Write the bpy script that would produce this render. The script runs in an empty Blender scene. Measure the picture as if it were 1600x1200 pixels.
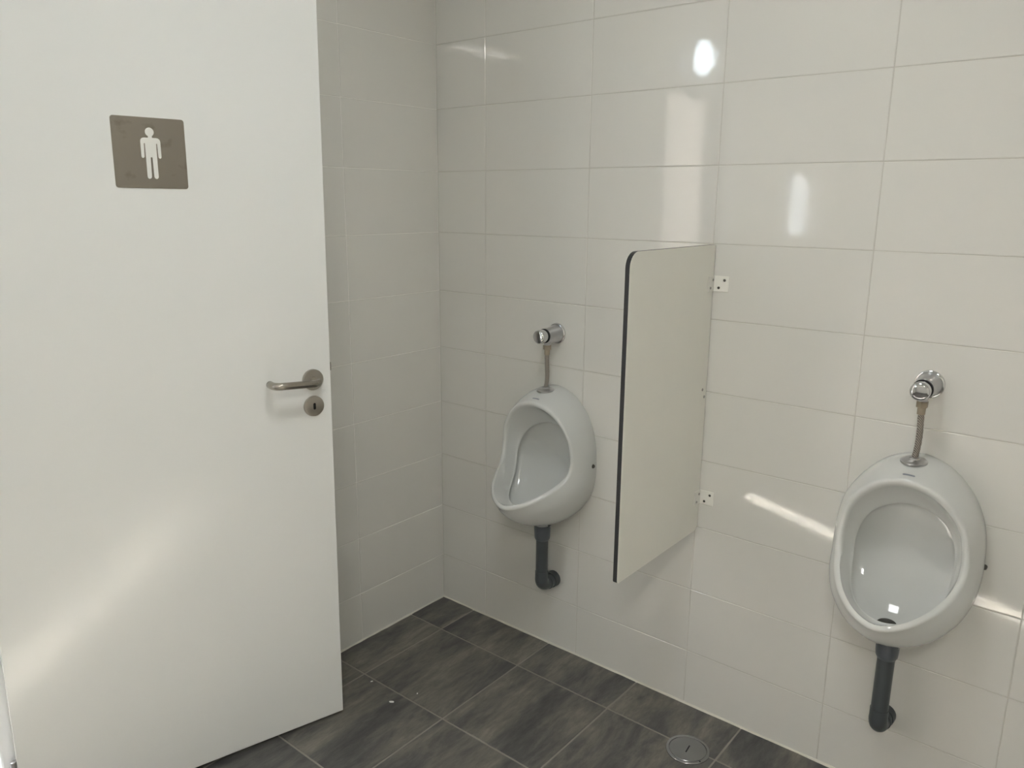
import bpy, bmesh, math, random
from mathutils import Vector, Matrix, Euler

random.seed(7)
scene = bpy.context.scene
COL = scene.collection

# ------------------------------------------------------------------ camera
cam_data = bpy.data.cameras.new('camera')
cam = bpy.data.objects.new('camera', cam_data)
COL.objects.link(cam)
cam_data.sensor_width = 36.0
cam_data.lens = 36.0 * 1215.85 / 1600.0
cam_data.clip_start = 0.02
cam_data.clip_end = 200
cam_right = Vector((0.77409356, 0.63303329, 0.0069286))
cam_up = Vector((-0.15077644, 0.17372273, 0.97318389))
cam_fwd = Vector((-0.61485415, 0.75438005, -0.22992415))
rot = Matrix((cam_right, cam_up, -cam_fwd)).transposed()
cam.matrix_world = Matrix.Translation((1.92206, -1.95164, 1.48466)) @ rot.to_4x4()
scene.camera = cam

# ------------------------------------------------------------------ world, sun, exposure
SKY = 7.0
SUN = 380.0
PANEL = 17.5
PANEL_FAR = 58.0
BULKHEAD = 17.0
EXPOSURE = 0.09

world = bpy.data.worlds.new('sky')
scene.world = world
world.use_nodes = True
wn = world.node_tree.nodes
wn['Background'].inputs['Color'].default_value = (0.86, 0.93, 1.0, 1)
wn['Background'].inputs['Strength'].default_value = SKY

sun_data = bpy.data.lights.new('sun', 'SUN')
sun_data.energy = SUN
sun_data.angle = math.radians(0.6)
sun_data.color = (1.0, 0.97, 0.93)
sun = bpy.data.objects.new('sun', sun_data)
COL.objects.link(sun)
SUN_AZ = math.radians(23.5)
SUN_K = 2.04 / 2.35                      # drop per metre of x travelled
sun_dir = Vector((1.0, math.tan(SUN_AZ), -SUN_K)).normalized()
sun.rotation_euler = sun_dir.to_track_quat('-Z', 'Y').to_euler()
sun.location = (-6, -4.6, 6)

def portal(name, loc, rot_e, sx, sy):
    l = bpy.data.lights.new(name, 'AREA')
    l.shape = 'RECTANGLE'; l.size = sx; l.size_y = sy
    l.energy = 1.0
    l.cycles.is_portal = True
    o = bpy.data.objects.new(name, l); COL.objects.link(o)
    o.location = loc; o.rotation_euler = rot_e
portal('doorway_portal', (-0.16, -1.9, 1.02), (0, math.radians(-90), 0), 2.0, 0.8)
portal('window_portal', (-0.16, -3.65, 1.47), (0, math.radians(-90), 0), 0.46, 0.86)

scene.view_settings.view_transform = 'Standard'
scene.view_settings.look = 'None'
scene.view_settings.gamma = 1.0
scene.view_settings.use_curve_mapping = False
scene.view_settings.exposure = EXPOSURE
scene.cycles.use_denoising = True
scene.cycles.sample_clamp_indirect = 80.0
scene.cycles.max_bounces = 10
scene.cycles.diffuse_bounces = 7

# ------------------------------------------------------------------ helpers
def link(name, me, parent=None, loc=None, rot_e=None):
    o = bpy.data.objects.new(name, me)
    COL.objects.link(o)
    if parent is not None: o.parent = parent
    if loc is not None: o.location = loc
    if rot_e is not None: o.rotation_euler = rot_e
    return o

def finish(bm, name, mat, smooth=False, angle=None):
    bmesh.ops.recalc_face_normals(bm, faces=bm.faces[:])
    me = bpy.data.meshes.new(name)
    bm.to_mesh(me); bm.free()
    if mat is not None:
        for m in (mat if isinstance(mat, (list, tuple)) else [mat]): me.materials.append(m)
    if smooth:
        for p in me.polygons: p.use_smooth = True
        if angle is not None:
            me.set_sharp_from_angle(angle=math.radians(angle))
    return me

def obj(name, bm, mat, parent=None, smooth=False, angle=35, loc=None, rot_e=None):
    return link(name, finish(bm, name, mat, smooth, angle), parent, loc, rot_e)

def thing(name, label, cat, loc=(0, 0, 0), rot_e=(0, 0, 0), group=None):
    o = link(name, None, None, loc, rot_e)
    o.empty_display_size = 0.05
    tag(o, label, cat, group)
    return o

def tag(o, label, cat, group=None):
    o['label'] = label; o['category'] = cat
    if group: o['group'] = group

def struct(name, bm, mat, label=None, cat=None, smooth=False):
    o = obj(name, bm, mat, None, smooth)
    o['kind'] = 'structure'
    if label: tag(o, label, cat)
    return o

def add_box(bm, a, b, bevel=0.0, segs=1, mi=0):
    ax, ay, az = a; bx, by, bz = b
    v = [bm.verts.new(c) for c in ((ax, ay, az), (bx, ay, az), (bx, by, az), (ax, by, az),
                                   (ax, ay, bz), (bx, ay, bz), (bx, by, bz), (ax, by, bz))]
    fs = [bm.faces.new([v[i] for i in q]) for q in ((0, 3, 2, 1), (4, 5, 6, 7), (0, 1, 5, 4), (1, 2, 6, 5), (2, 3, 7, 6), (3, 0, 4, 7))]
    for f in fs: f.material_index = mi
    if bevel > 0:
        es = list({e for f in fs for e in f.edges})
        bmesh.ops.bevel(bm, geom=es, offset=bevel, segments=segs, affect='EDGES', profile=0.5)

def basis(d):
    d = Vector(d).normalized()
    up = Vector((0, 0, 1)) if abs(d.z) < 0.95 else Vector((1, 0, 0))
    a = d.cross(up).normalized(); b = d.cross(a).normalized()
    return d, a, b

def add_lathe(bm, origin, axis, prof, n=32, cap0=True, cap1=True):
    """prof: list of (distance along axis, radius)"""
    d, a, b = basis(axis); o = Vector(origin)
    rings = []
    for t, r in prof:
        if r < 1e-6:
            rings.append([bm.verts.new(o + d * t)])
        else:
            rings.append([bm.verts.new(o + d * t + (a * math.cos(2 * math.pi * i / n) + b * math.sin(2 * math.pi * i / n)) * r) for i in range(n)])
    for r0, r1 in zip(rings, rings[1:]):
        for i in range(n):
            j = (i + 1) % n
            if len(r0) == 1 and len(r1) == 1: continue
            if len(r0) == 1: bm.faces.new((r0[0], r1[i], r1[j]))
            elif len(r1) == 1: bm.faces.new((r0[i], r1[0], r0[j]))
            else: bm.faces.new((r0[i], r1[i], r1[j], r0[j]))
    if cap0 and len(rings[0]) > 2: bm.faces.new(rings[0])
    if cap1 and len(rings[-1]) > 2: bm.faces.new(rings[-1][::-1])

def add_tube(bm, pts, rad, n=16, caps=True):
    pts = [Vector(p) for p in pts]
    rr = rad if isinstance(rad, (list, tuple)) else [rad] * len(pts)
    rings = []; prev = None
    for i, p in enumerate(pts):
        t = (pts[min(i + 1, len(pts) - 1)] - pts[max(i - 1, 0)]).normalized()
        if prev is None:
            _, a, b = basis(t)
        else:
            a = (prev - t * prev.dot(t)).normalized(); b = t.cross(a)
        prev = a
        rings.append([bm.verts.new(p + (a * math.cos(2 * math.pi * k / n) + b * math.sin(2 * math.pi * k / n)) * rr[i]) for k in range(n)])
    for r0, r1 in zip(rings, rings[1:]):
        for k in range(n):
            j = (k + 1) % n
            bm.faces.new((r0[k], r0[j], r1[j], r1[k]))
    if caps:
        bm.faces.new(rings[0][::-1]); bm.faces.new(rings[-1])

def arc(c, u, v, r, a0, a1, n):
    c, u, v = Vector(c), Vector(u), Vector(v)
    return [c + u * (r * math.cos(math.radians(a0 + (a1 - a0) * i / n))) + v * (r * math.sin(math.radians(a0 + (a1 - a0) * i / n))) for i in range(n + 1)]

def prism(bm, loop, depth_vec, mi=0):
    """extrude a planar loop of points along depth_vec"""
    dv = Vector(depth_vec)
    a = [bm.verts.new(Vector(p)) for p in loop]
    b = [bm.verts.new(Vector(p) + dv) for p in loop]
    fs = [bm.faces.new(a), bm.faces.new(b[::-1])]
    n = len(loop)
    for i in range(n):
        fs.append(bm.faces.new((a[i], b[i], b[(i + 1) % n], a[(i + 1) % n])))
    for f in fs: f.material_index = mi

# ------------------------------------------------------------------ materials
def new_mat(name):
    m = bpy.data.materials.new(name); m.use_nodes = True
    return m, m.node_tree.nodes, m.node_tree.links, m.node_tree.nodes['Principled BSDF']

def mat_plain(name, col, rough=0.4, metal=0.0, noise=0.0, nscale=8.0, bump=0.0, bscale=200.0, coat=0.0, spec=0.5):
    m, N, L, B = new_mat(name)
    B.inputs['Roughness'].default_value = rough
    B.inputs['Metallic'].default_value = metal
    B.inputs['Specular IOR Level'].default_value = spec
    if coat:
        B.inputs['Coat Weight'].default_value = coat; B.inputs['Coat Roughness'].default_value = 0.03
    tc = N.new('ShaderNodeTexCoord')
    nz = N.new('ShaderNodeTexNoise'); nz.inputs['Scale'].default_value = nscale; nz.inputs['Detail'].default_value = 5
    L.new(tc.outputs['Object'], nz.inputs['Vector'])
    mx = N.new('ShaderNodeMix'); mx.data_type = 'RGBA'
    c = Vector(col)
    mx.inputs[6].default_value = (*(c * (1 - noise)), 1)
    mx.inputs[7].default_value = (*[min(1, x * (1 + noise)) for x in c], 1)
    L.new(nz.outputs['Fac'], mx.inputs[0]); L.new(mx.outputs[2], B.inputs['Base Color'])
    if bump:
        n2 = N.new('ShaderNodeTexNoise'); n2.inputs['Scale'].default_value = bscale; n2.inputs['Detail'].default_value = 3
        L.new(tc.outputs['Object'], n2.inputs['Vector'])
        bp = N.new('ShaderNodeBump'); bp.inputs['Strength'].default_value = bump; bp.inputs['Distance'].default_value = 0.002
        L.new(n2.outputs['Fac'], bp.inputs['Height']); L.new(bp.outputs['Normal'], B.inputs['Normal'])
    return m

def mat_wall_tile():
    m, N, L, B = new_mat('glazed_wall_tile')
    B.inputs['Roughness'].default_value = 0.05
    tc = N.new('ShaderNodeTexCoord'); oi = N.new('ShaderNodeObjectInfo')
    nz = N.new('ShaderNodeTexNoise'); nz.noise_dimensions = '4D'
    nz.inputs['Scale'].default_value = 2.2; nz.inputs['Detail'].default_value = 2
    L.new(tc.outputs['Object'], nz.inputs['Vector'])
    w = N.new('ShaderNodeMath'); w.operation = 'MULTIPLY'; w.inputs[1].default_value = 40
    L.new(oi.outputs['Random'], w.inputs[0]); L.new(w.outputs[0], nz.inputs['W'])
    mx = N.new('ShaderNodeMix'); mx.data_type = 'RGBA'
    mx.inputs[6].default_value = (0.680, 0.668, 0.635, 1); mx.inputs[7].default_value = (0.700, 0.695, 0.652, 1)
    L.new(nz.outputs['Fac'], mx.inputs[0]); L.new(mx.outputs[2], B.inputs['Base Color'])
    n2 = N.new('ShaderNodeTexNoise'); n2.noise_dimensions = '4D'
    n2.inputs['Scale'].default_value = 42; n2.inputs['Detail'].default_value = 2
    L.new(tc.outputs['Object'], n2.inputs['Vector']); L.new(w.outputs[0], n2.inputs['W'])
    bp = N.new('ShaderNodeBump'); bp.inputs['Strength'].default_value = 0.10; bp.inputs['Distance'].default_value = 0.001
    L.new(n2.outputs['Fac'], bp.inputs['Height']); L.new(bp.outputs['Normal'], B.inputs['Normal'])
    return m

def mat_slate():
    m, N, L, B = new_mat('slate_floor_tile')
    tc = N.new('ShaderNodeTexCoord'); oi = N.new('ShaderNodeObjectInfo')
    w = N.new('ShaderNodeMath'); w.operation = 'MULTIPLY'; w.inputs[1].default_value = 60
    L.new(oi.outputs['Random'], w.inputs[0])
    mp = N.new('ShaderNodeMapping')
    mp.inputs['Rotation'].default_value = (0, 0, math.radians(-14)); mp.inputs['Scale'].default_value = (3.4, 0.95, 1)
    L.new(tc.outputs['Object'], mp.inputs['Vector'])
    def noise(scale, detail, rough, dist, src=mp):
        n = N.new('ShaderNodeTexNoise'); n.noise_dimensions = '4D'
        n.inputs['Scale'].default_value = scale; n.inputs['Detail'].default_value = detail
        n.inputs['Roughness'].default_value = rough; n.inputs['Distortion'].default_value = dist
        L.new(src.outputs['Vector' if src is mp else 'Object'], n.inputs['Vector']); L.new(w.outputs[0], n.inputs['W'])
        return n
    a = noise(2.6, 6, 0.62, 0.9)
    r = N.new('ShaderNodeValToRGB'); e = r.color_ramp.elements
    e[0].position = 0.30; e[0].color = (0.050, 0.050, 0.052, 1)
    e[1].position = 0.72; e[1].color = (0.235, 0.220, 0.192, 1)
    x = e.new(0.45); x.color = (0.095, 0.092, 0.088, 1)
    x = e.new(0.56); x.color = (0.150, 0.141, 0.122, 1)
    L.new(a.outputs['Fac'], r.inputs['Fac'])
    b = noise(14, 12, 0.78, 0.5)
    r2 = N.new('ShaderNodeValToRGB'); r2.color_ramp.elements[0].position = 0.3; r2.color_ramp.elements[1].position = 0.75
    r2.color_ramp.elements[0].color = (0.62, 0.62, 0.63, 1); r2.color_ramp.elements[1].color = (1.55, 1.52, 1.46, 1)
    L.new(b.outputs['Fac'], r2.inputs['Fac'])
    mx = N.new('ShaderNodeMix'); mx.data_type = 'RGBA'; mx.blend_type = 'MULTIPLY'; mx.inputs[0].default_value = 1
    L.new(r.outputs['Color'], mx.inputs[6]); L.new(r2.outputs['Color'], mx.inputs[7])
    c = noise(9, 10, 0.8, 0.3)
    r3 = N.new('ShaderNodeValToRGB'); r3.color_ramp.elements[0].position = 0.66; r3.color_ramp.elements[1].position = 0.8
    L.new(c.outputs['Fac'], r3.inputs['Fac'])
    mx2 = N.new('ShaderNodeMix'); mx2.data_type = 'RGBA'; mx2.inputs[7].default_value = (0.17, 0.17, 0.165, 1)
    L.new(r3.outputs['Color'], mx2.inputs[0]); L.new(mx.outputs[2], mx2.inputs[6])
    L.new(mx2.outputs[2], B.inputs['Base Color'])
    B.inputs['Roughness'].default_value = 0.48
    bp = N.new('ShaderNodeBump'); bp.inputs['Strength'].default_value = 0.35; bp.inputs['Distance'].default_value = 0.002
    L.new(b.outputs['Fac'], bp.inputs['Height']); L.new(bp.outputs['Normal'], B.inputs['Normal'])
    return m

def mat_brushed(name, col, rough, aniso=0.75, stain=0.0):
    m, N, L, B = new_mat(name)
    B.inputs['Metallic'].default_value = 1.0
    B.inputs['Roughness'].default_value = rough
    tc = N.new('ShaderNodeTexCoord')
    nz = N.new('ShaderNodeTexNoise'); nz.inputs['Scale'].default_value = 26; nz.inputs['Detail'].default_value = 4
    L.new(tc.outputs['Object'], nz.inputs['Vector'])
    r = N.new('ShaderNodeValToRGB')
    r.color_ramp.elements[0].position = 0.24; r.color_ramp.elements[1].position = 0.42
    r.color_ramp.elements[0].color = (*[c * (1 - stain) for c in col], 1); r.color_ramp.elements[1].color = (*col, 1)
    L.new(nz.outputs['Fac'], r.inputs['Fac']); L.new(r.outputs['Color'], B.inputs['Base Color'])
    if aniso:
        tg = N.new('ShaderNodeTangent'); tg.direction_type = 'RADIAL'; tg.axis = 'Z'
        B.inputs['Anisotropic'].default_value = aniso
        L.new(tg.outputs['Tangent'], B.inputs['Tangent'])
    return m

def mat_hose():
    m, N, L, B = new_mat('braided_hose')
    B.inputs['Metallic'].default_value = 0.3; B.inputs['Roughness'].default_value = 0.42
    tc = N.new('ShaderNodeTexCoord')
    ck = N.new('ShaderNodeTexWave'); ck.wave_type = 'BANDS'; ck.bands_direction = 'DIAGONAL'
    ck.inputs['Scale'].default_value = 110; ck.inputs['Distortion'].default_value = 1.5
    L.new(tc.outputs['Object'], ck.inputs['Vector'])
    r = N.new('ShaderNodeValToRGB')
    r.color_ramp.elements[0].color = (0.12, 0.105, 0.09, 1); r.color_ramp.elements[1].color = (0.40, 0.36, 0.32, 1)
    L.new(ck.outputs['Fac'], r.inputs['Fac']); L.new(r.outputs['Color'], B.inputs['Base Color'])
    bp = N.new('ShaderNodeBump'); bp.inputs['Strength'].default_value = 0.6; bp.inputs['Distance'].default_value = 0.001
    L.new(ck.outputs['Fac'], bp.inputs['Height']); L.new(bp.outputs['Normal'], B.inputs['Normal'])
    return m

def mat_emit(name, col, strength):
    m, N, L, B = new_mat(name)
    B.inputs['Base Color'].default_value = (*col, 1)
    B.inputs['Emission Color'].default_value = (*col, 1)
    B.inputs['Emission Strength'].default_value = strength
    return m

def mat_glass():
    m, N, L, B = new_mat('window_glass')
    N.remove(B)
    out = N['Material Output']
    t = N.new('ShaderNodeBsdfTransparent'); g = N.new('ShaderNodeBsdfGlossy'); g.inputs['Roughness'].default_value = 0.02
    mx = N.new('ShaderNodeMixShader')
    mx.inputs[0].default_value = 0.06; L.new(t.outputs[0], mx.inputs[1]); L.new(g.outputs[0], mx.inputs[2])
    L.new(mx.outputs[0], out.inputs['Surface'])
    return m

M = dict(
    tile=mat_wall_tile(),
    grout=mat_plain('wall_grout', (0.56, 0.545, 0.50), 0.8, noise=0.06, nscale=14),
    slate=mat_slate(),
    floor_grout=mat_plain('floor_grout', (0.27, 0.255, 0.22), 0.85, noise=0.2, nscale=9),
    sealant=mat_plain('white_sealant', (0.66, 0.64, 0.57), 0.5, noise=0.12, nscale=12),
    plaster=mat_plain('white_plaster', (0.80, 0.79, 0.75), 0.75, noise=0.02, nscale=3),
    render=mat_plain('pink_beige_render', (0.40, 0.345, 0.305), 0.9, noise=0.08, nscale=3, bump=0.3, bscale=60),
    paving=mat_plain('pale_paving', (0.50, 0.50, 0.48), 0.8, noise=0.12, nscale=3),
    door=mat_plain('white_door_laminate', (0.825, 0.835, 0.82), 0.19, noise=0.006, nscale=3, bump=0.02, bscale=260, spec=0.55),
    frame=mat_plain('white_frame_paint', (0.84, 0.85, 0.86), 0.35, noise=0.01),
    ceramic=mat_plain('white_vitreous_china', (0.61, 0.622, 0.607), 0.06, noise=0.006, nscale=3, coat=0.1),
    chrome=mat_plain('chrome', (0.70, 0.70, 0.71), 0.07, 1.0, noise=0.05, nscale=30),
    satin=mat_plain('satin_chrome', (0.52, 0.52, 0.53), 0.28, 1.0, noise=0.06, nscale=40),
    black=mat_plain('black_rubber', (0.012, 0.012, 0.013), 0.5, noise=0.1),
    dark=mat_plain('dark_hole', (0.006, 0.006, 0.006), 0.8, noise=0.1),
    brass=mat_plain('dull_brass_nut', (0.36, 0.31, 0.24), 0.38, 0.6, noise=0.15, nscale=40),
    hose=mat_hose(),
    pvc=mat_plain('grey_pvc', (0.064, 0.073, 0.078), 0.36, noise=0.10, nscale=14),
    pvc_light=mat_plain('grey_pvc_socket', (0.085, 0.097, 0.112), 0.34, noise=0.08, nscale=14),
    laminate=mat_plain('white_compact_laminate', (0.80, 0.795, 0.735), 0.33, noise=0.018, nscale=9, bump=0.05, bscale=500),
    core=mat_plain('black_phenolic_core', (0.010, 0.010, 0.012), 0.45, noise=0.3, nscale=25),
    plastic=mat_plain('white_plastic_bracket', (0.80, 0.79, 0.74), 0.28, noise=0.01),
    screw=mat_plain('dark_screw', (0.10, 0.095, 0.085), 0.35, 0.9, noise=0.15, nscale=60),
    steel_screw=mat_plain('steel_screw', (0.42, 0.41, 0.39), 0.3, 1.0, noise=0.1, nscale=60),
    nickel=mat_plain('satin_nickel', (0.40, 0.375, 0.33), 0.27, 1.0, noise=0.05, nscale=30),
    nickel_rose=mat_brushed('brushed_nickel_rose', (0.44, 0.41, 0.365), 0.30, 0.85),
    sign=mat_brushed('brushed_sign_plate', (0.335, 0.305, 0.265), 0.36, 0.0, stain=0.32),
    sign_white=mat_plain('white_pictogram', (0.80, 0.80, 0.77), 0.5, noise=0.01),
    mark=mat_plain('grey_blue_print', (0.22, 0.24, 0.28), 0.4, noise=0.25, nscale=120),
    drain_steel=mat_plain('polished_steel', (0.33, 0.33, 0.33), 0.22, 1.0, noise=0.10, nscale=22),
    paper=mat_plain('white_paper', (0.85, 0.85, 0.82), 0.8, noise=0.03),
    panel=mat_emit('ceiling_panel_glow', (0.97, 1.0, 1.0), PANEL),
    panel_far=mat_emit('ceiling_panel_far_glow', (1.0, 0.985, 0.93), PANEL_FAR),
    bulkhead=mat_emit('bulkhead_glow', (0.78, 0.91, 1.0), BULKHEAD),
    glass=mat_glass(),
)

# ------------------------------------------------------------------ room shell
CEIL = 2.60
XR, YF = 3.6, -4.4            # right side wall, wall behind the camera
DOOR_Y0, DOOR_Y1, DOOR_H = -1.492, -2.31, 2.04
WIN = (-4.08, -3.19, 1.235, 1.71)
LT = 0.16                     # thickness of the left wall
GB = 0.0012                   # grout lies this far behind the tile faces

bm = bmesh.new(); add_box(bm, (-LT, GB, 0), (XR + 0.1, 0.14, CEIL))
wall_back = struct('wall_back', bm, M['grout'], 'white tiled wall carrying the two urinals', 'wall')

bm = bmesh.new()
add_box(bm, (-LT, DOOR_Y0, 0), (-GB, GB, CEIL))
add_box(bm, (-LT, DOOR_Y1, DOOR_H), (-GB, DOOR_Y0, CEIL))
add_box(bm, (-LT, WIN[1], 0), (-GB, DOOR_Y1, CEIL))
add_box(bm, (-LT, WIN[0], 0), (-GB, WIN[1], WIN[2]))
add_box(bm, (-LT, WIN[0], WIN[3]), (-GB, WIN[1], CEIL))
add_box(bm, (-LT, YF, 0), (-GB, WIN[0], CEIL))
wall_left = struct('wall_left', bm, M['plaster'], 'white tiled wall behind the open door', 'wall')

bm = bmesh.new(); add_box(bm, (XR, YF, 0), (XR + 0.1, GB, CEIL))
struct('wall_right', bm, M['plaster'])
bm = bmesh.new(); add_box(bm, (-LT, YF - 0.1, 0), (XR + 0.1, YF, CEIL))
struct('wall_front', bm, M['plaster'])
bm = bmesh.new(); add_box(bm, (-LT, YF - 0.1, CEIL), (XR + 0.1, 0.14, CEIL + 0.12))
struct('ceiling', bm, M['plaster'])
bm = bmesh.new(); add_box(bm, (-LT, YF - 0.1, -0.12), (XR + 0.1, 0.14, -0.0015))
floor = struct('floor', bm, M['floor_grout'], 'dark grey slate tiled floor', 'floor')

# outside: yard paving; unseen pink wall added, slotted to trim the sun
bm = bmesh.new(); add_box(bm, (-14, -14, -0.15), (-LT, 3, -0.02))
o = struct('ground', bm, M['paving'])
D = 2.2
gy = -2.0 - math.tan(SUN_AZ) * D
gz = (D + 0.46) * SUN_K
gh = 0.060
bm = bmesh.new()
add_box(bm, (-D - 0.04, gy + gh, -0.1), (-D, 2.2, 4.2))
add_box(bm, (-D - 0.04, -8.0, -0.1), (-D, gy - gh, 4.2))
add_box(bm, (-D - 0.04, gy - gh, -0.1), (-D, gy + gh, gz))
struct('wall_sun_slot', bm, M['render'])

# ---- wall tiles, each a part of its wall (thin slab with eased edges)
TILE_CACHE = {}
def tile_mesh(w, h, t, ease, key, mat):
    k = (round(w, 4), round(h, 4), key)
    if k not in TILE_CACHE:
        bm = bmesh.new()
        hw, hh = w / 2, h / 2
        def ring(i, z): return [bm.verts.new(c) for c in ((-hw + i, -hh + i, z), (hw - i, -hh + i, z), (hw - i, hh - i, z), (-hw + i, hh - i, z))]
        r0, r1, r2 = ring(0, -t), ring(0, -ease), ring(ease * 1.3, 0)
        for a, b in ((r0, r1), (r1, r2)):
            for i in range(4): bm.faces.new((a[i], a[(i + 1) % 4], b[(i + 1) % 4], b[i]))
        bm.faces.new(r2); bm.faces.new(r0[::-1])
        TILE_CACHE[k] = finish(bm, 'tile', mat)
    return TILE_CACHE[k]

ZB, TH, TW, E0 = 0.1760, 0.2, 0.3996, 0.2149
GAP = 0.0022
zs = [0.0, ZB] + [ZB + TH * i for i in range(1, 13)]
zs = [z for z in zs if z < CEIL] + [CEIL]
rng = random.Random(11)
def tilt(): return math.radians(rng.uniform(-0.14, 0.14))
xs = [0.0, E0] + [E0 + TW * i for i in range(1, 10)]
xs = [x for x in xs if x < XR - 0.02] + [XR]
for i in range(len(xs) - 1):
    for j in range(len(zs) - 1):
        w, h = xs[i + 1] - xs[i] - GAP, zs[j + 1] - zs[j] - GAP
        if h < 0.02: continue
        o = link('tile', tile_mesh(w, h, 0.006, 0.0008, 'wall', M['tile']), wall_back,
                 ((xs[i] + xs[i + 1]) / 2, 0.0, (zs[j] + zs[j + 1]) / 2))
        # local +z of the tile faces the room (-y)
        o.rotation_euler = (math.radians(90) + tilt(), tilt(), 0)
ys = [0.0] + [-0.4001 * i for i in range(1, 12)]
def left_tile(y0, y1, z0, z1):
    if y0 - y1 < 0.03 or z1 - z0 < 0.03: return
    o = link('tile', tile_mesh(y0 - y1 - GAP, z1 - z0 - GAP, 0.006, 0.0008, 'wall', M['tile']), wall_left, (0, (y0 + y1) / 2, (z0 + z1) / 2))
    o.rotation_euler = (math.radians(90) + tilt(), tilt(), math.radians(90))
for (ry0, ry1, rz0, rz1) in ((0, -1.44, 0, CEIL), (-1.44, -2.36, 2.09, CEIL), (-2.36, WIN[1] + 0.03, 0, CEIL),
                             (WIN[1] + 0.03, YF, 0, WIN[2] - 0.03), (WIN[1] + 0.03, YF, WIN[3] + 0.03, CEIL)):
    for i in range(len(ys) - 1):
        for j in range(len(zs) - 1):
            left_tile(min(ys[i], ry0), max(ys[i + 1], ry1), max(zs[j], rz0), min(zs[j + 1], rz1))

# ---- floor tiles
FX0, FY0, FTX, FTY = 0.157, -0.1745, 0.3474, 0.3513
FG = 0.005
fxs = [0.0] + [FX0 + FTX * i for i in range(0, 11)]
fxs = [x for x in fxs if x < XR - 0.03] + [XR]
fys = [0.0] + [FY0 - FTY * i for i in range(0, 13)]
fys = [y for y in fys if y > YF + 0.03] + [YF]
for i in range(len(fxs) - 1):
    for j in range(len(fys) - 1):
        w, h = fxs[i + 1] - fxs[i] - FG, fys[j] - fys[j + 1] - FG
        link('tile', tile_mesh(w, h, 0.008, 0.0010, 'floor', M['slate']), floor,
             ((fxs[i] + fxs[i + 1]) / 2, (fys[j] + fys[j + 1]) / 2, rng.uniform(-0.0003, 0.0003)))

# ---- sealant bead where walls meet the floor and in the corner
bm = bmesh.new()
def bead(bm, a, b, n, r0=0.0045):
    pts = [Vector(a).lerp(Vector(b), i / n) for i in range(n + 1)]
    add_tube(bm, pts, [r0 * rng.uniform(0.65, 1.25) for _ in pts], 6)
bead(bm, (0, -0.0005, 0.0), (XR, -0.0005, 0.0), 90)
bead(bm, (0.0005, 0, 0.0), (0.0005, -1.44, 0.0), 45)
o = struct('trim_1', bm, M['sealant'], 'thin white sealant bead along the foot of the tiled walls', 'sealant', True)

# ---- door frame, set in the left wall
bm = bmesh.new()
add_box(bm, (-LT, DOOR_Y0, 0.0), (0.030, DOOR_Y0 + 0.045, DOOR_H + 0.045), 0.003)
add_box(bm, (-LT, DOOR_Y1 - 0.045, 0.0), (0.030, DOOR_Y1, DOOR_H + 0.045), 0.003)
add_box(bm, (-LT, DOOR_Y1, DOOR_H), (0.030, DOOR_Y0, DOOR_H + 0.045), 0.003)
struct('trim_2', bm, M['frame'], 'white door frame at the left edge behind the door hinge', 'door frame')

# ---- window behind the camera
w1 = thing('window_1', 'small white framed window in the left wall', 'window'); w1['kind'] = 'structure'
bm = bmesh.new()
y0, y1, z0, z1 = WIN
add_box(bm, (-0.10, y0, z0), (-0.05, y1, z0 + 0.035)); add_box(bm, (-0.10, y0, z1 - 0.035), (-0.05, y1, z1))
for c in (y0, -3.44, y1 - 0.035): add_box(bm, (-0.10, c, z0 + 0.035), (-0.05, c + 0.035, z1 - 0.035))
obj('window_frame', bm, M['frame'], w1)
for a, b in ((y0 + 0.035, -3.44), (-3.405, y1 - 0.035)):
    bm = bmesh.new(); add_box(bm, (-0.079, a, z0 + 0.035), (-0.073, b, z1 - 0.035)); obj('pane', bm, M['glass'], w1)

# ------------------------------------------------------------------ door leaf
d1 = thing('door_1', 'white flush door folded open against the left wall', 'door',
           (0.2585, -0.6933, 0.007), Euler((0, -0.0105, math.radians(-104.268)), 'XYZ'))
d1['kind'] = 'structure'
DW, DH, DT = 0.805, 2.03, 0.040
bm = bmesh.new(); add_box(bm, (0, -DT, 0), (DW, 0, DH), 0.0015, 2)
obj('door_leaf', bm, M['door'], d1)
# lever handle
hx, hz = 0.0515, 1.0128
def disc_part(name, x, z, mat, r, t, parent, hole=False):
    # lathe with local z as its axis, so the radial brushing turns about it
    bm = bmesh.new()
    add_lathe(bm, (0, 0, 0), (0, 0, 1), [(0, r), (t - 0.0022, r), (t - 0.0006, r - 0.0012), (t, r - 0.003), (t, 0)], 48)
    return obj(name, bm, mat, parent, True, 30, (x, 0, z), (math.radians(-90), 0, 0))
rose = disc_part('handle_rose', hx, hz, M['nickel_rose'], 0.028, 0.009, d1)
bm = bmesh.new()
R = 0.0096
pts = [Vector((hx, 0.004, hz)), Vector((hx, 0.020, hz)), Vector((hx, 0.034, hz + 0.0005))]
pts += [p + Vector((0, 0, 0.001)) for p in arc((hx + 0.020, 0.036, hz), (-1, 0, 0), (0, 1, 0), 0.020, 10, 90, 8)]
pts += [Vector((hx + 0.020 + 0.078 * i / 6, 0.056, hz + 0.001 + 0.003 * i / 6)) for i in range(1, 7)]
pts += [p for p in arc((hx + 0.098, 0.034, hz + 0.004), (0, 1, 0), (1, 0, 0), 0.022, 10, 90, 8)]
pts += [Vector((hx + 0.120, 0.028, hz + 0.004)), Vector((hx + 0.120, 0.018, hz + 0.004)), Vector((hx + 0.120, 0.0155, hz + 0.004))]
rad = [R] * (len(pts) - 1) + [R * 0.8]
add_tube(bm, pts, rad, 20)
obj('lever_handle', bm, M['nickel'], d1, True, 50)
kr = disc_part('key_rose', hx, hz - 0.0718, M['nickel_rose'], 0.0275, 0.008, d1)
bm = bmesh.new()
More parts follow.
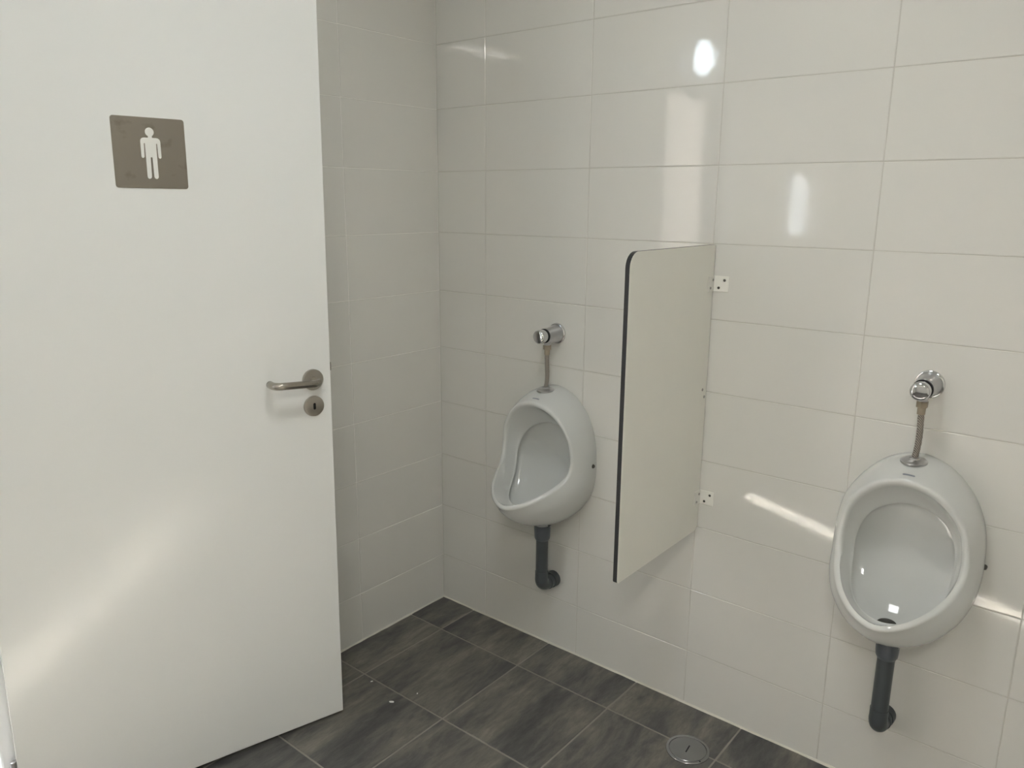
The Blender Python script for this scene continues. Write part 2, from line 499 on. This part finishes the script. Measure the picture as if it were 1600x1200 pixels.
lp = [(0.0035 * math.cos(t), 0.0052 + 0.0035 * math.sin(t)) for t in [math.pi * i / 10 for i in range(11)]]
lp += [(0.0035 * math.cos(t), -0.0058 + 0.0035 * math.sin(t)) for t in [math.pi + math.pi * i / 10 for i in range(11)]]
prism(bm, [(x, y, 0.0072) for x, y in lp], (0, 0, 0.0011))
obj('keyhole', bm, M['dark'], kr)
bm = bmesh.new(); add_box(bm, (-0.008, -0.026, 1.028), (0.004, -0.012, 1.052), 0.002)
obj('latch_bolt', bm, M['nickel'], d1)
# hinges on the far edge
for zc in (0.155, 1.0, 1.83):
    bm = bmesh.new()
    add_lathe(bm, (DW + 0.006, -0.002, zc - 0.045), (0, 0, 1), [(0, 0.0045), (0.001, 0.0065), (0.044, 0.0065), (0.0445, 0.006), (0.0455, 0.006), (0.046, 0.0065), (0.089, 0.0065), (0.09, 0.0045)], 16)
    add_box(bm, (DW - 0.004, -0.006, zc - 0.045), (DW + 0.003, -0.001, zc + 0.045))
    obj('hinge', bm, M['satin'], d1, True, 40)

# ------------------------------------------------------------------ restroom sign on the door
sg = thing('restroom_sign', 'square brushed metal sign with white standing man figure on the door', 'sign')
sg.matrix_world = Matrix.LocRotScale(Vector((0.2585, -0.6933, 0.007)), Euler((0, -0.0105, math.radians(-104.268))), None) @ Matrix.Translation((0.4043, 0.0, 1.5692))
S = 0.0755
def rrect(hx_, hz_, r, y, n=6):
    out = []
    for cx, cz, a0 in ((hx_ - r, hz_ - r, 0), (-hx_ + r, hz_ - r, 90), (-hx_ + r, -hz_ + r, 180), (hx_ - r, -hz_ + r, 270)):
        for i in range(n + 1):
            a = math.radians(a0 + 90 * i / n); out.append((cx + r * math.cos(a), y, cz + r * math.sin(a)))
    return out
bm = bmesh.new(); prism(bm, rrect(S, S, 0.006, 0.0002), (0, 0.0016, 0))
obj('sign_plate', bm, M['sign'], sg)
# pictogram: u grows to the right in the picture (= -x here), v downwards, 0..1 over the plate
def PU(u, v): return (S - 2 * S * u, 0.0018, S - 2 * S * v)
bm = bmesh.new()
cx = 0.513
head = [PU(cx - 0.003 + 0.060 * math.cos(2 * math.pi * i / 28), 0.203 + 0.0625 * math.sin(2 * math.pi * i / 28)) for i in range(28)]
prism(bm, head, (0, 0.0004, 0))
body = [(0.027, 0.250), (0.027, 0.283), (0.085, 0.283), (0.108, 0.289), (0.125, 0.302), (0.134, 0.320), (0.137, 0.345), (0.137, 0.552),
        (0.131, 0.566), (0.117, 0.573), (0.102, 0.566), (0.096, 0.552), (0.091, 0.368), (0.083, 0.360), (0.076, 0.368), (0.076, 0.835),
        (0.070, 0.853), (0.056, 0.864), (0.042, 0.864), (0.024, 0.853), (0.017, 0.835), (0.013, 0.566), (0.008, 0.557)]
loop = [PU(cx + a, b) for a, b in body] + [PU(cx - a, b) for a, b in body[::-1]]
def sheet(bm, loop, dv):
    # concave outline: tessellated front, walls around it
    from mathutils.geometry import tessellate_polygon
    a = [bm.verts.new(Vector(p)) for p in loop]
    b = [bm.verts.new(Vector(p) + Vector(dv)) for p in loop]
    for t in tessellate_polygon([[Vector((p[0], p[2], 0)) for p in loop]]):
        bm.faces.new([b[i] for i in t]); bm.faces.new([a[i] for i in t[::-1]])
    n = len(loop)
    for i in range(n): bm.faces.new((a[i], a[(i + 1) % n], b[(i + 1) % n], b[i]))
sheet(bm, loop, (0, 0.0003, 0))
obj('figure', bm, M['sign_white'], sg)

# ------------------------------------------------------------------ urinals
CREST = [(0, -.125, .883), (.053, -.123, .870), (.095, -.116, .837), (.125, -.110, .793), (.136, -.105, .745), (.139, -.106, .699),
         (.134, -.122, .662), (.121, -.162, .636), (.094, -.211, .611), (.052, -.251, .588), (0, -.267, .576)]
INNER = [(0, -.030, .797), (.045, -.033, .788), (.080, -.041, .766), (.100, -.053, .733), (.108, -.063, .692), (.107, -.070, .651),
         (.103, -.086, .616), (.091, -.117, .590), (.069, -.155, .576), (.037, -.187, .569), (0, -.199, .566)]
BACKP = [(0, .916), (.025, .9135), (.05, .905), (.095, .8715), (.127, .828), (.149, .770), (.157, .71), (.158, .65), (.146, .593), (.128, .553), (.107, .5216), (.06, .487), (0, .475)]
def polar_back(ang):
    c = (0, .70); prev = None
    for x, z in BACKP:
        a = math.atan2(z - c[1], x - c[0])
        if prev and prev[0] >= ang >= a:
            f = (prev[0] - ang) / (prev[0] - a)
            r = prev[1] + (math.hypot(x, z - c[1]) - prev[1]) * f
            return (r * math.cos(ang), -0.001, c[1] + r * math.sin(ang))
        prev = (a, math.hypot(x, z - c[1]))
    return (0, -0.001, .475)
BACKC = []
for i, (x, y, z) in enumerate(CREST):
    a = math.pi / 2 if i == 0 else (-math.pi / 2 if i == 10 else math.atan2(z - .70, x))
    if 0 < i < 10:   # even the spacing towards the bottom
        a = a * 0.6 + (math.pi / 2 - math.pi * i / 10) * 0.4
    BACKC.append((0, -0.001, .916) if i == 0 else ((0, -0.001, .475) if i == 10 else polar_back(a)))
def closed(half, n):
    H = [Vector(p) for p in half]
    K = H + [Vector((-p.x, p.y, p.z)) for p in H[::-1][1:-1]]
    m = len(K); out = []
    for s in range(n):
        t = s * m / n; i = int(t); f = t - i
        p0, p1, p2, p3 = K[(i - 1) % m], K[i % m], K[(i + 1) % m], K[(i + 2) % m]
        out.append(.5 * ((2 * p1) + (p2 - p0) * f + (2 * p0 - 5 * p1 + 4 * p2 - p3) * f * f + (3 * p1 - p0 - 3 * p2 + p3) * f ** 3))
    return out
def bez(a, b, c, d, t):
    u = 1 - t
    return a * u ** 3 + b * (3 * u * u * t) + c * (3 * u * t * t) + d * t ** 3
NR = 80
CR, IN, BK = closed(CREST, NR), closed(INNER, NR), closed(BACKC, NR)
def frame(k):
    C = CR[k]
    rad = Vector((C.x, 0, C.z - .715)); rad.normalize()
    bot = max(0.0, min(1.0, (-C.y - .105) / .16)) if C.z < .72 else 0.0
    return rad, bot
def shell_pt(k, t):
    rad, bot = frame(k)
    B = BK[k]; E = CR[k] + rad * .003 + Vector((0, .006, 0))
    P1 = B + Vector((0, -.040 - .060 * bot, 0)) + rad * (0.004 + 0.012 * bot)
    P2 = E + rad * (.022 + .055 * bot) + Vector((0, .045, 0))
    return bez(B, P1, P2, E, t)
def build_bowl():
    bm = bmesh.new(); rings = []
    for t in [i / 12 for i in range(13)]: rings.append([shell_pt(k, t) for k in range(NR)])
    for f in ((.0005, .0018), (-.004, 0.0), (-.009, .0015), (-.013, .0045)):
        rings.append([CR[k] + frame(k)[0] * f[0] + Vector((0, f[1], 0)) for k in range(NR)])
    last = rings[-1]
    for t in [i / 8 for i in range(1, 9)]:
        r = []
        for k in range(NR):
            rad, bot = frame(k)
            a, b = last[k], IN[k]
            c1 = a.lerp(b, .33) + Vector((0, .014 * (1 - bot), -.004 * bot)); c2 = a.lerp(b, .72) + Vector((0, .012 * (1 - bot), -.004 * bot))
            r.append(bez(a, c1, c2, b, t))
        rings.append(r)
    # crisp inner edge, then the undercut behind it
    for ra, yb, dz in ((-.0012, .0022, .001), (.0006, .0045, .003), (.006, .006, .006), (.020, .010, .010)):
        rings.append([IN[k] + frame(k)[0] * ra + Vector((0, yb, 0)) - Vector((0, 0, dz * frame(k)[1])) for k in range(NR)])
    start = rings[-1]
    Mx = Vector((0, -.012, .69))
    for t in [i / 14 for i in range(1, 15)]:
        r = []
        for k in range(NR):
            rad, bot = frame(k)
            a = start[k]
            q1 = a + rad * (.008 + .012 * bot) + Vector((0, .034 - .004 * bot, -.038 * bot)); q1.y = min(q1.y, -.010)
            q2 = Vector((a.x * .72, -.009 - .025 * bot, Mx.z + (a.z - Mx.z) * .66 - .085 * bot))
            p = bez(a, q1, q2, Mx, t * 0.97)
            r.append(p)
        rings.append(r)
    V = [[bm.verts.new(p) for p in r] for r in rings]
    for a, b in zip(V, V[1:]):
        for k in range(NR):
            bm.faces.new((a[k], a[(k + 1) % NR], b[(k + 1) % NR], b[k]))
    bm.faces.new(V[-1]); bm.faces.new(V[0][::-1])
    # outlet spigot
    add_lathe(bm, (0, -.07, .500), (0, 0, -1), [(0, .0225), (.04, .0225), (.052, .0225), (.053, .021), (.053, .015)], 28, False, True)
    return bm
def lowest_inner(y):
    best = None
    return best

def make_urinal(x0, label):
    u = thing('urinal', label, 'urinal', (x0, 0, 0), (0, 0, 0), 'wall hung urinals')
    obj('bowl', build_bowl(), M['ceramic'], u, True, 60)
    # printed mark on the upper slope
    bm = bmesh.new()
    def on_top(dx, yy):
        lo, hi = 0.0, 1.0
        for _ in range(30):
            mid = (lo + hi) / 2
            if shell_pt(0, mid).y > yy: lo = mid
            else: hi = mid
        p0 = shell_pt(0, lo); p1 = shell_pt(1, lo); pm = shell_pt(2, lo)
        f = abs(dx) / max(1e-6, pm.x)
        return Vector((dx, p0.y, p0.z + (pm.z - p0.z) * f * f + 0.0005))
    n = 12
    rows = []
    for i in range(n + 1):
        dx = -.0130 + .026 * i / n
        hgt = .0023 if 0 < i < n else .0012
        rows.append([bm.verts.new(on_top(dx, -.1085 + hgt)), bm.verts.new(on_top(dx, -.1085 - hgt))])
    for a, b in zip(rows, rows[1:]): bm.faces.new((a[0], b[0], b[1], a[1]))
    ob = obj('printed_mark', bm, M['mark'], u); ob['label'] = 'small illegible blue-grey maker mark'
    kk = min(range(2, NR // 2 - 2), key=lambda k: abs(shell_pt(k, .25).z - .683))
    sp = min((shell_pt(kk, i / 60) for i in range(1, 60)), key=lambda p: abs(p.y + .024))
    for s in (-1, 1):
        bm = bmesh.new()
        add_lathe(bm, (s * (sp.x - .0045), sp.y + .002, sp.z), (s, -.45, 0), [(0, .0065), (.0065, .0065), (.0085, .0055), (.0095, .003), (.0095, 0)], 16)
        obj('mounting_screw', bm, M['screw'], u, True, 40)
    bm = bmesh.new()
    add_lathe(bm, (0, -.137, .5335), (0, -.12, 1), [(0, .021), (.002, .021), (.003, .019), (.003, .0)], 28)
    dr = obj('drain_strainer', bm, M['screw'], u, True, 40)
    return u

def make_valve(x0, zc, label):
    v = thing('flush_valve', label, 'flush valve', (x0, 0, zc), (0, 0, 0), 'push button flush valves')
    ax = (0, -1, 0)
    bm = bmesh.new()
    add_lathe(bm, (0, 0.0005, 0), ax, [(0, .0325), (.003, .0325), (.0055, .0315), (.007, .029), (.007, .020)], 40)
    obj('wall_rose', bm, M['chrome'], v, True, 35)
    bm = bmesh.new()
    add_lathe(bm, (0, -.007, 0), ax, [(0, .0285), (.0015, .0285), (.0015, .0275), (.020, .0258), (.040, .0232), (.060, .0212), (.062, .0200), (.062, 0)], 40)
    add_lathe(bm, (0, -.052, -.012), (0, 0, -1), [(0, .0125), (.012, .0125), (.0135, .0105), (.020, .0105)], 24)
    obj('valve_body', bm, M['satin'], v, True, 35)
    bm = bmesh.new()
    add_lathe(bm, (0, -.066, 0), ax, [(0, .0222), (.0048, .0222), (.0048, .015)], 40)
    obj('seal_ring', bm, M['black'], v, True, 35)
    bm = bmesh.new()
    add_lathe(bm, (0, -.0705, 0), ax, [(0, .0205), (.001, .0212), (.022, .0212), (.026, .0206), (.0285, .0185), (.030, .014), (.0305, 0)], 40)
    obj('push_button', bm, M['chrome'], v, True, 35)
    bm = bmesh.new()
    add_lathe(bm, (0, -.052, -.030), (0, 0, -1), [(0, .0118), (.001, .0128), (.0135, .0128), (.0145, .0118)], 6)
    add_lathe(bm, (0, -.052, -.0445), (0, 0, -1), [(0, .0088), (.016, .0086)], 20)
    obj('coupling_nut', bm, M['brass'], v, True, 25)
    zf = .9105 - zc
    bm = bmesh.new()
    pts = []
    for i in range(22):
        f = i / 21
        z = -.052 + (zf + .002 + .052) * f
        pts.append((0.0035 * math.sin(f * math.pi) - .001 * f, -.052 - .003 * f - .002 * math.sin(f * 2 * math.pi), z))
    add_tube(bm, pts, [.0068 + .0004 * math.sin(i * 2.4) for i in range(22)], 16)
    obj('hose', bm, M['hose'], v, True, 60)
    bm = bmesh.new()
    add_lathe(bm, (-.001, -.055, zf - .003), (0, -.10, 1), [(0, .0285), (.0035, .0285), (.0055, .0262), (.0075, .018), (.009, .0115), (.012, .0105), (.013, .0075)], 36)
    obj('inlet_flange', bm, M['satin'], v, True, 35)
    return v

def make_pipe(x0, zc, label):
    w = thing('waste_pipe', label, 'pipe', (x0, 0, zc), (0, 0, 0), 'grey waste pipes')
    yy = -.07
    bm = bmesh.new()
    top = .464 - zc
    add_lathe(bm, (0, yy, top), (0, 0, -1), [(.012, .0228), (0, .0228), (0, .0268), (.004, .0272), (.034, .0258), (.044, .0250), (.046, .0238), (.052, .0212), (.0525, .020)], 36, False, False)
    bm2 = bm
    obj('socket_collar', bm, M['pvc_light'], w, True, 35)
    bm = bmesh.new()
    add_lathe(bm, (0, yy, top - .040), (0, 0, -1), [(0, .0198), (top - .040 - .022, .0198)], 32)
    obj('pipe', bm, M['pvc'], w, True, 35)
    bm = bmesh.new()
    pts = [(0, yy, .052), (0, yy, .030)] + arc((0, yy + .026, .026), (0, -1, 0), (0, 0, -1), .026, 0, 90, 10) + [(0, yy + .040, 0), (0, yy + .056, 0)]
    add_tube(bm, pts, [.0212, .0214] + [.0218] * 11 + [.0222, .0222], 32)
    obj('elbow', bm, M['pvc'], w, True, 40)
    bm = bmesh.new()
    add_lathe(bm, (0, yy + .030, 0), (0, 1, 0), [(0, .0225), (.001, .0245), (.008, .0245), (.009, .0228), (.020, .0228)], 32)
    add_lathe(bm, (0, -.022, 0), (0, 1, 0), [(0, .0225), (.0, .0262), (.010, .0262), (.012, .0270), (.022, .0270)], 32)
    obj('elbow_socket', bm, M['pvc'], w, True, 35)
    bm = bmesh.new()
    add_lathe(bm, (0, yy - .0262, top - .018), (0, -1, 0), [(0, .0042), (.0006, .0042), (.0008, .003), (.0004, .003), (.0004, 0)], 16)
    obj('moulded_dot', bm, M['pvc_light'], w, True, 35)
    return w

X1, X2 = 0.515, 1.569
make_urinal(X1, 'white urinal in the corner, between the left wall and the privacy screen')
make_urinal(X2, 'nearer and larger looking white urinal right of the privacy screen')
make_valve(0.5125, 1.081, 'chrome push button flush valve and hose above the corner urinal')
make_valve(1.5665, 1.081, 'chrome push button flush valve and hose above the urinal right of the privacy screen')
make_pipe(0.5195, 0.249, 'grey plastic waste pipe with elbow below the corner urinal')
make_pipe(1.5645, 0.220, 'grey plastic waste pipe with elbow below the urinal right of the privacy screen')

# ------------------------------------------------------------------ partition panel
pt = thing('privacy_screen', 'white laminate privacy screen with black front edge between the two urinals', 'screen', (1.0159, 0, 0.57))
def panel_loop(x):
    z0, z1, yf, yb = 0.0, 0.8045, -.4352, -.0028
    out = [(x, yb, z0 + .012), (x, yb - .016, z0)]
    out += [(x, yf + .008 - .008 * math.sin(math.radians(a)), z0 + .008 - .008 * math.cos(math.radians(a))) for a in range(0, 91, 15)]
    out += [(x, yf + .036 - .036 * math.cos(math.radians(a)), z1 - .036 + .036 * math.sin(math.radians(a))) for a in range(0, 91, 9)]
    out += [(x, yb, z1)]
    return out
bm = bmesh.new(); prism(bm, panel_loop(-.0058), (.0116, 0, 0)); obj('core', bm, M['core'], pt)['label'] = 'black core edge'
bm = bmesh.new(); prism(bm, panel_loop(.0058), (.0006, 0, 0)); obj('face_sheet', bm, M['laminate'], pt)
bm = bmesh.new(); prism(bm, panel_loop(-.0064), (.0006, 0, 0)); obj('face_sheet', bm, M['laminate'], pt)

def bracket(side, zc, screws_wall, screws_panel):
    """L bracket: one leg on the wall, one on the panel face; side +1 faces the nearer urinal"""
    bm = bmesh.new()
    add_box(bm, (side * .0066, -.0028, zc - .0205), (side * .0492, -.0004, zc + .0205), 0.0007)
    add_box(bm, (side * .0066, -.0345, zc - .0205), (side * .0090, -.0004, zc + .0205), 0.0007)
    b = obj('bracket', bm, M['plastic'], pt)
    for x, z in screws_wall:
        bm = bmesh.new(); add_lathe(bm, (side * x, -.0028, z), (0, -1, 0), [(0, .0036), (.0006, .0036), (.0012, .0026), (.0008, .0012), (.0003, 0)], 14)
        obj('screw', bm, M['screw'], b, True, 40)
    for y, z in screws_panel:
        bm = bmesh.new(); add_lathe(bm, (side * .009, y, z), (side, 0, 0), [(0, .0036), (.0008, .0036), (.0018, .0026), (.0018, 0)], 14)
        obj('screw', bm, M['steel_screw'], b, True, 40)
for zc in (.703, .100):
    bracket(1, zc, ((.0381, zc + .0095), (.0225, zc - .011)), ((-.010, zc + .0095), (-.0235, zc - .011)))
    pass
bracket(-1, .404, ((.0381, .4135), (.0225, .393)), ((-.010, .4135), (-.0235, .393)))
# bolt ends of the middle bracket show on this face
for y, z in ((-.0265, .4155), (-.0140, .3935)):
    bm = bmesh.new(); add_lathe(bm, (.0064, y, z), (1, 0, 0), [(0, .0042), (.0008, .0042), (.0016, .0030), (.0016, .0015), (.0008, 0)], 16)
    obj('bolt_end', bm, M['steel_screw'], pt, True, 40)

# ------------------------------------------------------------------ floor drain cover
dr = thing('floor_drain', 'round polished steel drain cover in the floor by the tiled wall', 'drain', (1.1225, -.1855, 0))
bm = bmesh.new()
add_lathe(bm, (0, 0, -.0004), (0, 0, 1), [(0, .0600), (.0022, .0598), (.0032, .0590), (.0034, .0520), (.0020, .0512), (.0020, .040)], 64)
obj('ring', bm, M['drain_steel'], dr, True, 30)
bm = bmesh.new()
add_lathe(bm, (0, 0, -.0002), (0, 0, 1), [(0, .0498), (.0026, .0498), (.0032, .0490), (.0032, 0)], 64)
obj('lid', bm, M['drain_steel'], dr, True, 30)
bm = bmesh.new()
lp = []
for c, a0 in ((.014, -90), (-.014, 90)):
    for i in range(7):
        a = math.radians(a0 + 180 * i / 6); lp.append((c + .0017 * math.cos(a), .0017 * math.sin(a), .0029))
prism(bm, lp, (0, 0, .0004))
obj('lifting_slot', bm, M['dark'], dr, None, rot_e=(0, 0, math.radians(-83)))
bm = bmesh.new()
add_lathe(bm, (0.049, -.025, .0026), (0, 0, 1), [(0, .0025), (.0007, .0025), (.0009, .0015), (.0009, 0)], 12)
obj('screw', bm, M['dark'], dr)

# ------------------------------------------------------------------ scraps of paper on the floor
for (x, y, a, L_, W_, lab) in ((.3332, -.5693, .5, .0085, .0042, 'largest white paper scrap lying on the floor beside the door edge'),
                               (.2079, -.5394, 1.0, .004, .002, 'tiny white paper crumb on the floor nearest the left wall'),
                               (.3632, -.4910, 2.0, .0032, .002, 'tiny white paper crumb on the floor towards the corner urinal')):
    bm = bmesh.new()
    n = 9
    lp = [(L_ * math.cos(2 * math.pi * i / n) * rng.uniform(.8, 1.1), W_ * math.sin(2 * math.pi * i / n) * rng.uniform(.8, 1.1), 0.0) for i in range(n)]
    prism(bm, lp, (0, 0, .0012))
    o = obj('paper_scrap', bm, M['paper'], None, False, None, (x, y, .0004), (0, 0, a))
    tag(o, lab, 'litter', 'paper scraps on the floor')

# ------------------------------------------------------------------ lamps
def ceiling_panel(loc, sx, sy, mat, label):
    c = thing('ceiling_light', label, 'light', loc)
    bm = bmesh.new()
    for a, b in (((-sx - .02, -sy - .02), (sx + .02, -sy)), ((-sx - .02, sy), (sx + .02, sy + .02)), ((-sx - .02, -sy), (-sx, sy)), ((sx, -sy), (sx + .02, sy))):
        add_box(bm, (a[0], a[1], -.025), (b[0], b[1], 0))
    obj('frame', bm, M['frame'], c)
    bm = bmesh.new(); add_box(bm, (-sx, -sy, -.018), (sx, sy, -.004)); obj('diffuser', bm, mat, c)
ceiling_panel((1.24, -1.20, CEIL), .15, .30, M['panel'], 'rectangular ceiling light above the urinals')
ceiling_panel((2.28, -2.86, CEIL), .10, .34, M['panel_far'], 'rectangular ceiling light behind the photographer')
bh = thing('bulkhead_lamp', 'round bulkhead lamp on the wall above the doorway', 'light', (0, -1.86, 2.185))
bm = bmesh.new(); add_lathe(bm, (0, 0, 0), (1, 0, 0), [(0, .096), (.02, .096), (.024, .088)], 40); obj('base', bm, M['frame'], bh, True)
bm = bmesh.new(); add_lathe(bm, (.020, 0, 0), (1, 0, 0), [(0, .082), (.012, .081), (.030, .074), (.048, .058), (.058, .036), (.062, 0)], 40); obj('diffuser', bm, M['bulkhead'], bh, True)
